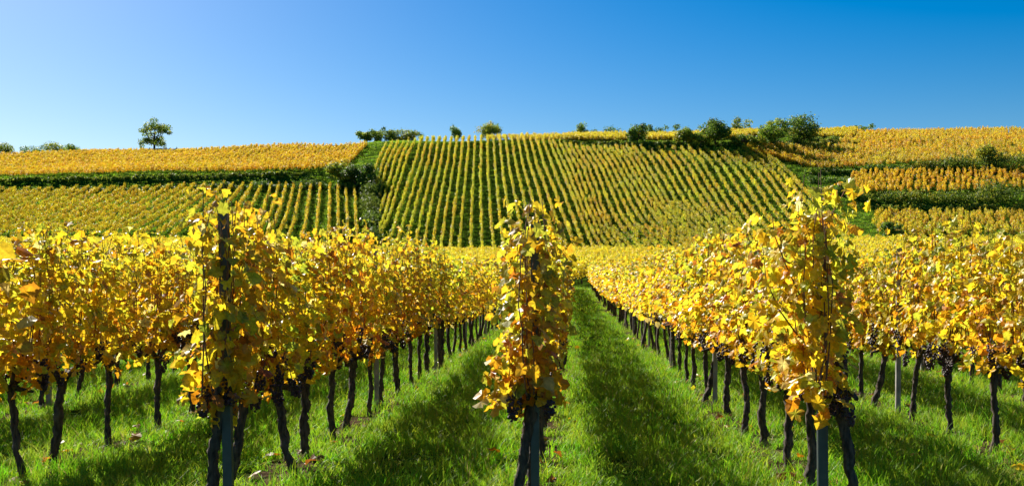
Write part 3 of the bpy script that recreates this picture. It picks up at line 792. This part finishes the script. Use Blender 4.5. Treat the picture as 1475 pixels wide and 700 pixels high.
tree('round_bush', 'wide flat bush behind the yellow strip left of the dark tree', 'bush', 877, 179, 200, 34, 366, (2, 4, 3, 1, 0), 24, .02, n=1100, clumps=12, group='bushes along the crest')
tree('round_bush', 'small flat bush left of the wide flat bush on the skyline', 'bush', 860, 184, 200, 20, 366, (2, 4, 3, 1, 0), 25, .02, n=600, clumps=9, group='bushes along the crest')
tree('broadleaf_tree', 'dark green tree standing in front of the yellow strip, left of the others', 'tree', 918, 175, 207, 28, None, (4, 5, 2, 0, 0), 26, .05, n=2200, clumps=18)
tree('small_tree', 'small slim tree behind the yellow strip right of the dark tree', 'tree', 938, 174, 200, 14, 372, (2, 4, 3, 0, 0), 27, .1, n=800, clumps=10)
tree('small_tree', 'small rounded tree behind the yellow strip beside the slim one', 'tree', 953, 172, 200, 20, 372, (3, 4, 2, 0, 0), 28, .1, n=1100, clumps=12)
tree('small_tree', 'little round tree above the pale green bush on the crest', 'tree', 975, 177, 200, 13, 372, (2, 4, 3, 0, 0), 29, .1, n=600, clumps=9)
tree('round_bush', 'bright yellow green upright bush on the crest bank', 'bush', 984, 179, 209, 24, None, (0, 1, 4, 5, 2), 30, .02, n=2000, clumps=16, group='bushes on the crest bank')
tree('broadleaf_tree', 'large dark pointed tree on the crest bank', 'tree', 1031, 166, 210, 44, None, (4, 5, 2, 0, 0), 31, .06, n=4200, clumps=30, shape='cone')
tree('round_bush', 'olive bush leaning against the left of the large dark tree', 'bush', 1010, 188, 211, 26, None, (1, 3, 4, 3, 0), 32, .02, n=1400, clumps=13, group='bushes on the crest bank')
tree('broadleaf_tree', 'olive tree behind the yellow strip right of the large dark tree', 'tree', 1070, 166, 200, 27, 362, (1, 3, 4, 2, 0), 33, .15, n=1700, clumps=18)
tree('round_bush', 'dark low bush between the large dark tree and the twin trees', 'bush', 1070, 193, 211, 32, None, (4, 4, 2, 1, 0), 34, .02, n=1600, clumps=13, group='bushes on the crest bank')
tree('round_bush', 'small russet green bush at the foot of the twin trees', 'bush', 1092, 194, 211, 20, None, (1, 3, 3, 3, 1), 35, .02, n=900, clumps=10, group='bushes on the crest bank')
tree('broadleaf_tree', 'ragged left one of the twin trees on the crest bank', 'tree', 1112, 166, 213, 42, None, (2, 4, 4, 2, 0), 36, .12, n=3400, clumps=28, airy=.3)
tree('broadleaf_tree', 'dense right one of the twin trees on the crest bank', 'tree', 1152, 164, 210, 50, None, (4, 5, 3, 1, 0), 37, .06, n=4600, clumps=32)
tree('round_bush', 'dull purple brown low bush on the right skyline', 'bush', 1234, 177, 196, 22, 405, (3, 3, 1, 1, 1), 38, .02, n=800, clumps=10, group='bushes along the crest')
tree('round_bush', 'low grey bush on the right skyline beside the purple brown one', 'bush', 1254, 179, 196, 26, 405, (2, 4, 2, 1, 0), 39, .02, n=800, clumps=10, group='bushes along the crest')
tree('round_bush', 'big yellow green bush beside the dark thicket left of the slope', 'bush', 489, 228, 262, 34, None, (0, 1, 4, 5, 3), 40, .02, n=3000, clumps=20, group='bushes around the left bank')
tree('round_bush', 'dark rounded bush of the thicket beside the central slope', 'bush', 512, 236, 268, 34, None, (5, 4, 1, 0, 0), 41, .02, n=2600, clumps=18, group='bushes around the left bank')
tree('round_bush', 'rightmost dark bush of the thicket touching the central slope', 'bush', 530, 234, 272, 28, None, (5, 4, 1, 1, 0), 42, .02, n=2600, clumps=18, group='bushes around the left bank')
tree('round_bush', 'small bush standing on the grassy edge above the left bank', 'bush', 404, 244, 257, 14, None, (1, 3, 4, 3, 0), 43, .02, n=600, clumps=8, group='bushes around the left bank')
tree('round_bush', 'small green bush at the foot of the dark gully', 'bush', 531, 315, 333, 14, None, (1, 3, 4, 3, 0), 44, .02, n=600, clumps=8, group='bushes around the left bank')
tree('round_bush', 'dark green bush in the lowest right terrace', 'bush', 1285, 316, 346, 26, None, (4, 4, 2, 1, 0), 45, .02, n=1600, clumps=13, group='bushes on the right terraces')
tree('round_bush', 'dark bush at the left tip of the middle right terrace', 'bush', 1216, 262, 282, 22, None, (4, 4, 2, 0, 0), 46, .02, n=1200, clumps=12, group='bushes on the right terraces')
tree('round_bush', 'bright green bush peak in the upper right hedge', 'bush', 1419, 207, 240, 28, None, (1, 2, 4, 4, 1), 47, .02, n=1800, clumps=15, group='bushes on the right terraces')

def hedgerow(label, pts, seed, weights=(4, 4, 2, 1, 0), depth=2.2, dens=34, cat='hedge', leaf=.42, zmin=200):
    """pts: (photo x, base y, height in metres) along the line"""
    rng = rs(seed); W = np.array([list(hit(x, y, 0, zmin)) + [h] for x, y, h in pts])
    d = np.r_[0, np.cumsum(np.linalg.norm(np.diff(W[:, :2], axis=0), axis=1))]
    s = np.arange(0, d[-1], .9); n = len(s)
    X = np.interp(s, d, W[:, 0]); Y = np.interp(s, d, W[:, 1]); Hh = np.interp(s, d, W[:, 2])
    Hh = Hh * (1 + .35 * np.sin(s * .45 + seed) * rng.uniform(.4, 1, n) + rng.normal(0, .12, n))
    C = []; Rd = []
    for x, y, h in zip(X, Y, Hh):
        for j in range(2):
            dx, dy = rng.normal(0, depth * .35, 2); r = max(.35, h * rng.uniform(.35, .5)); g = H1(x + dx, y + dy)
            C.append((x + dx, y + dy, g + max(.2, h - r) * rng.uniform(.35, 1))); Rd.append(r)
    C = np.array(C); Rd = np.array(Rd); b = C[len(C) // 2].copy(); b[2] = H1(b[0], b[1])
    mb = MB(); leaf_cloud(mb, C - b, Rd, int(dens * len(C)), leaf, weights, rng)
    o = link('hedgerow', mb.mesh('hedgerow', [M_hedge]), loc=b); tag(o, label, cat, 'hedges and scrub lines between the plots')
hedgerow('dark hedge along the crest bank under the yellow strip, left half', [(815, 206, .6), (860, 208, .9), (905, 209, 1.1), (950, 209, 1.1), (1000, 210, 1.2)], 1, (3, 4, 3, 1, 0), 1.4, zmin=305)
hedgerow('dark hedge along the crest bank under the yellow strip, right half', [(1000, 210, 1.2), (1050, 211, 1.5), (1110, 210, 1.5), (1160, 206, 1.6), (1210, 202, 1.3)], 2, (3, 4, 3, 1, 0), 1.5, zmin=300)
hedgerow('low pale bramble line just below the twin trees', [(1095, 214, 1.2), (1140, 214, 1.5), (1185, 208, 1.5), (1240, 204, 1.2)], 3, (0, 2, 4, 4, 1), 1.4, zmin=300)
hedgerow('tall dark hedge above the middle terrace at far right', [(1330, 246, 2.6), (1370, 245, 4.2), (1420, 243, 5.0), (1475, 240, 4.6), (1540, 238, 4.5)], 4, (2, 4, 3, 2, 1), 2.6, 40)
hedgerow('yellow topped scrub left of the tall far right hedge', [(1300, 246, 1.8), (1340, 243, 2.6), (1390, 240, 3.4)], 5, (0, 2, 4, 5, 2), 1.8)
hedgerow('thin dark scrub line between the upper and middle right terraces', [(1165, 250, 1.6), (1210, 249, 1.4), (1260, 248, 2.0), (1310, 247, 2.2)], 6, (5, 4, 2, 1, 0), 1.6)
hedgerow('dark hedge below the middle terrace at far right', [(1345, 292, 3.2), (1390, 292, 4.2), (1440, 291, 5.0), (1490, 290, 4.2), (1540, 290, 4)], 7, (3, 4, 3, 2, 0), 2.4, 40)
hedgerow('yellow green scrub left of the dark lower right hedge', [(1225, 287, 1.8), (1270, 290, 2.4), (1320, 291, 3.0), (1360, 290, 3.0)], 8, (1, 3, 4, 3, 1), 2.2)
hedgerow('broken line of russet scrub on the grassy ledge at right', [(1255, 303, .9), (1300, 303, 1.2), (1350, 302, 1.2), (1410, 302, 1.3), (1490, 301, 1.2)], 9, (1, 1, 2, 4, 4), 1.4)
hedgerow('dark scrub at the foot of the shaded left bank, left half', [(-60, 279, 1.4), (40, 279, 1.8), (120, 278, 1.6), (200, 277, 1.5)], 10, (6, 4, 1, 0, 0), 2.0)
hedgerow('dark scrub at the foot of the shaded left bank, right half', [(200, 277, 1.6), (280, 275, 2.0), (360, 274, 2.6), (440, 273, 2.6), (480, 272, 2.2)], 11, (6, 4, 1, 0, 0), 2.0)
hedgerow('grassy scrub fringe along the top of the left bank', [(-60, 262, .9), (80, 260, 1.0), (200, 258, .9), (320, 256, 1.1), (440, 253, 1.0)], 12, (1, 3, 4, 3, 0), 1.4)
hedgerow('scrub covering the grassy notch at the right end of the central slope', [(1168, 262, 1.6), (1190, 264, 2.0), (1212, 262, 2.0), (1228, 268, 1.6)], 14, (4, 4, 2, 1, 0), 2.6)
hedgerow('scrub filling the slope edge under the dark thicket', [(488, 270, 1.6), (505, 272, 2.0), (522, 274, 2.4)], 15, (6, 4, 1, 0, 0), 2.0)
hedgerow('dark overgrown gully climbing the left edge of the central slope', [(537, 352, 3.0), (536, 330, 3.2), (535, 305, 3.4), (533, 285, 3.8), (532, 272, 4)], 13, (7, 4, 0, 0, 0), 2.0, 40)

# ------------------------------------------------------------------ grass
def tuft(seed, n, h, w, spread, seg=3):
    rng = rs(seed); mb = MB()
    for i in range(n):
        a = rng.uniform(0, 6.28); b = np.array([math.cos(a), math.sin(a)]) * spread * math.sqrt(rng.rand())
        hh = h * rng.uniform(.5, 1.15); la = rng.uniform(0, 6.28); ln = rng.uniform(.15, .75) * hh
        t = np.linspace(0, 1, seg + 1)
        cx = b[0] + math.cos(la) * ln * t ** 2; cy = b[1] + math.sin(la) * ln * t ** 2; cz = hh * t * (1 - .18 * t) - .01
        wv = w * (1 - t * .92) * rng.uniform(.7, 1.3) / 2; pa = rng.uniform(0, 6.28); d = np.array([math.cos(pa), math.sin(pa), 0])
        Cn = np.stack([cx, cy, cz], 1); V = np.empty((2 * (seg + 1), 3)); V[0::2] = Cn - d * wv[:, None]; V[1::2] = Cn + d * wv[:, None]
        q = [(2 * k, 2 * k + 1, 2 * k + 3, 2 * k + 2) for k in range(seg)]
        u = rng.rand()
        c = np.array([.17, .44, .010]) * rng.uniform(.65, 1.25) if u < .68 else (np.array([.38, .52, .02]) if u < .95 else np.array([.42, .36, .12]))
        mb.add(V, None, q, c)
    return mb.mesh('grass_tuft', [M_grass])
T_near = [tuft(800 + i, 30, .145, .010, .12) for i in range(6)]
T_mid = [tuft(820 + i, 26, .15, .011, .17, 2) for i in range(5)]
T_far = [tuft(840 + i, 22, .16, .022, .3, 2) for i in range(4)]
T_long = [tuft(860 + i, 34, .24, .010, .13) for i in range(3)]
rng = rs(31)
def scatter(y0, y1, dens, xlim, half=.56):
    A = (y1 - y0) * 2 * min(xlim, half * y1); n = int(A * dens)
    y = rng.uniform(y0, y1, n); x = rng.uniform(-1, 1, n) * min(xlim, half * y1)
    m = np.abs(x + .055 * y) < half * y + .6; return x[m], y[m]
P = []; Ro = []; Sc = []; Ix = []
for (y0, y1, dens, xl, lo, hi_, s) in [(4.5, 13, 85, 99, 0, 6, 1), (13, 22, 60, 9, 0, 6, 1.15), (22, 45, 20, 9, 6, 11, 1.1), (45, 92, 6.5, 5.5, 11, 15, 1.0)]:
    x, y = scatter(y0, y1, dens, xl)
    lump = .6 * np.sin(x * 2.3 + 1.7 * np.sin(y * .9)) * np.sin(y * 1.9 + 2.1 * np.sin(x * 1.3)) + .6 * np.sin(x * 6.1 + 2 * np.sin(y * 3.3)) * np.sin(y * 5.3 + 2.2 * np.sin(x * 4.1))
    keep = rng.rand(len(x)) < .72 + .28 * lump; x, y, lump = x[keep], y[keep], lump[keep]
    rowd = np.abs((x + .26 + 210 + 1.05) % 2.1 - 1.05)        # distance from the nearest row
    keep = (rowd > .22) | (rng.rand(len(x)) < .45); x, y, lump, rowd = x[keep], y[keep], lump[keep], rowd[keep]
    z = height(x, y); n = len(x)
    ss = s * rng.uniform(.6, 1.25, n) * (1 + .42 * lump) * np.where(rowd < .3, .8, 1)
    P.append(np.stack([x, y, z], 1)); Ro.append(np.stack([rng.normal(0, .08, n), rng.normal(0, .08, n), rng.uniform(0, 6.28, n)], 1))
    Sc.append(np.stack([s * np.ones(n), s * np.ones(n), ss], 1))
    ix = rng.randint(lo, hi_, n)
    if hi_ == 6: ix = np.where(rng.rand(n) < .10, 15 + rng.randint(0, 3, n), ix)
    Ix.append(ix)
# coarse grass on the banks and between the hillside rows
n = 26000; Zf = rng.uniform(216, 345, n); px_ = rng.uniform(-60, 1535, n)
x, y = Zf * FW[0] + Zf * (px_ - 737.5) / 1500 * RT[0], Zf * FW[1] + Zf * (px_ - 737.5) / 1500 * RT[1]
P.append(np.stack([x, y, height(x, y)], 1)); Ro.append(np.stack([np.zeros(n), np.zeros(n), rng.uniform(0, 6.28, n)], 1))
q_ = rng.uniform(1.8, 4.2, n); Sc.append(np.stack([q_, q_, q_ * .8], 1)); Ix.append(rng.randint(11, 15, n))
P = np.concatenate(P); print('grass', len(P))
o = instancer('grass', T_near + T_mid + T_far + T_long, P, np.concatenate(Ro), np.concatenate(Sc), np.concatenate(Ix))
tag(o, 'lush uneven green grass between the near vine rows', 'grass', kind='stuff')

# fallen leaves under the rows
FL = []
for i in range(5):
    mb = MB(); r2 = rs(880 + i); cc = PAL[[1, 2, 5, 0, 5][i]] * [.5, .4, .6, .6, .5][i]
    put_leaves(mb, np.zeros((1, 3)), np.array([[.1, .1, 1.]]), np.array([[0, 1., .05]]), np.array([.11]), cc[None], cc[None] * .8, 'hi', r2, 0, 1)
    FL.append(mb.mesh('fallen_leaf', [M_leaf]))
n = 600; k = rng.randint(-4, 5, n); y = 5 + 22 * rng.rand(n) ** 1.3; x = ROWX(k) + rng.normal(0, .22, n)
o = instancer('fallen_leaves', FL, np.stack([x, y, height(x, y) + rng.uniform(.02, .10, n)], 1), np.stack([rng.normal(0, .35, n), rng.normal(0, .35, n), rng.uniform(0, 6.3, n)], 1),
              np.repeat(rng.uniform(.6, 1.1, (n, 1)), 3, 1), rng.randint(0, 5, n))
tag(o, 'orange and brown leaves fallen on the grass under the rows', 'fallen leaves', kind='stuff')

# ------------------------------------------------------------------ light
SUN_EL = R(36); FWD = R(52)        # sun to the left, in front of the camera
sd = np.array([-math.cos(FWD) * math.cos(SUN_EL), math.sin(FWD) * math.cos(SUN_EL), math.sin(SUN_EL)])
from mathutils import Vector
sl = bpy.data.lights.new('sun', 'SUN'); sl.energy = 5; sl.angle = R(.5); sl.color = (1, .93, .80)
so = bpy.data.objects.new('sun', sl); COL.objects.link(so); so.rotation_euler = Vector(sd).to_track_quat('Z', 'Y').to_euler(); so.location = (-30, 20, 40)
w = bpy.data.worlds.new('World'); scene.world = w; w.use_nodes = True
N, L = w.node_tree.nodes, w.node_tree.links
bg = N['Background']; sky = N.new('ShaderNodeTexSky'); sky.sky_type = 'NISHITA'; sky.sun_disc = False
sky.sun_elevation = SUN_EL; sky.sun_rotation = math.atan2(sd[0], sd[1])
sky.air_density = 1.0; sky.dust_density = .75; sky.ozone_density = 3.0; sky.altitude = 300
hs = N.new('ShaderNodeHueSaturation'); hs.inputs['Saturation'].default_value = 1.68; hs.inputs['Hue'].default_value = .503
L.new(sky.outputs[0], hs.inputs['Color']); L.new(hs.outputs[0], bg.inputs['Color']); bg.inputs['Strength'].default_value = .046
scene.view_settings.view_transform = 'Standard'; scene.view_settings.look = 'None'; scene.view_settings.gamma = 1; scene.view_settings.exposure = 1.2
scene.render.engine = 'CYCLES'
c = scene.cycles
c.max_bounces = 7; c.diffuse_bounces = 4; c.glossy_bounces = 2; c.transmission_bounces = 5; c.transparent_max_bounces = 4
c.use_denoising = True; c.denoising_prefilter = 'ACCURATE'; c.use_adaptive_sampling = True; c.adaptive_threshold = .015
c.caustics_reflective = False; c.caustics_refractive = False; c.sample_clamp_indirect = 6
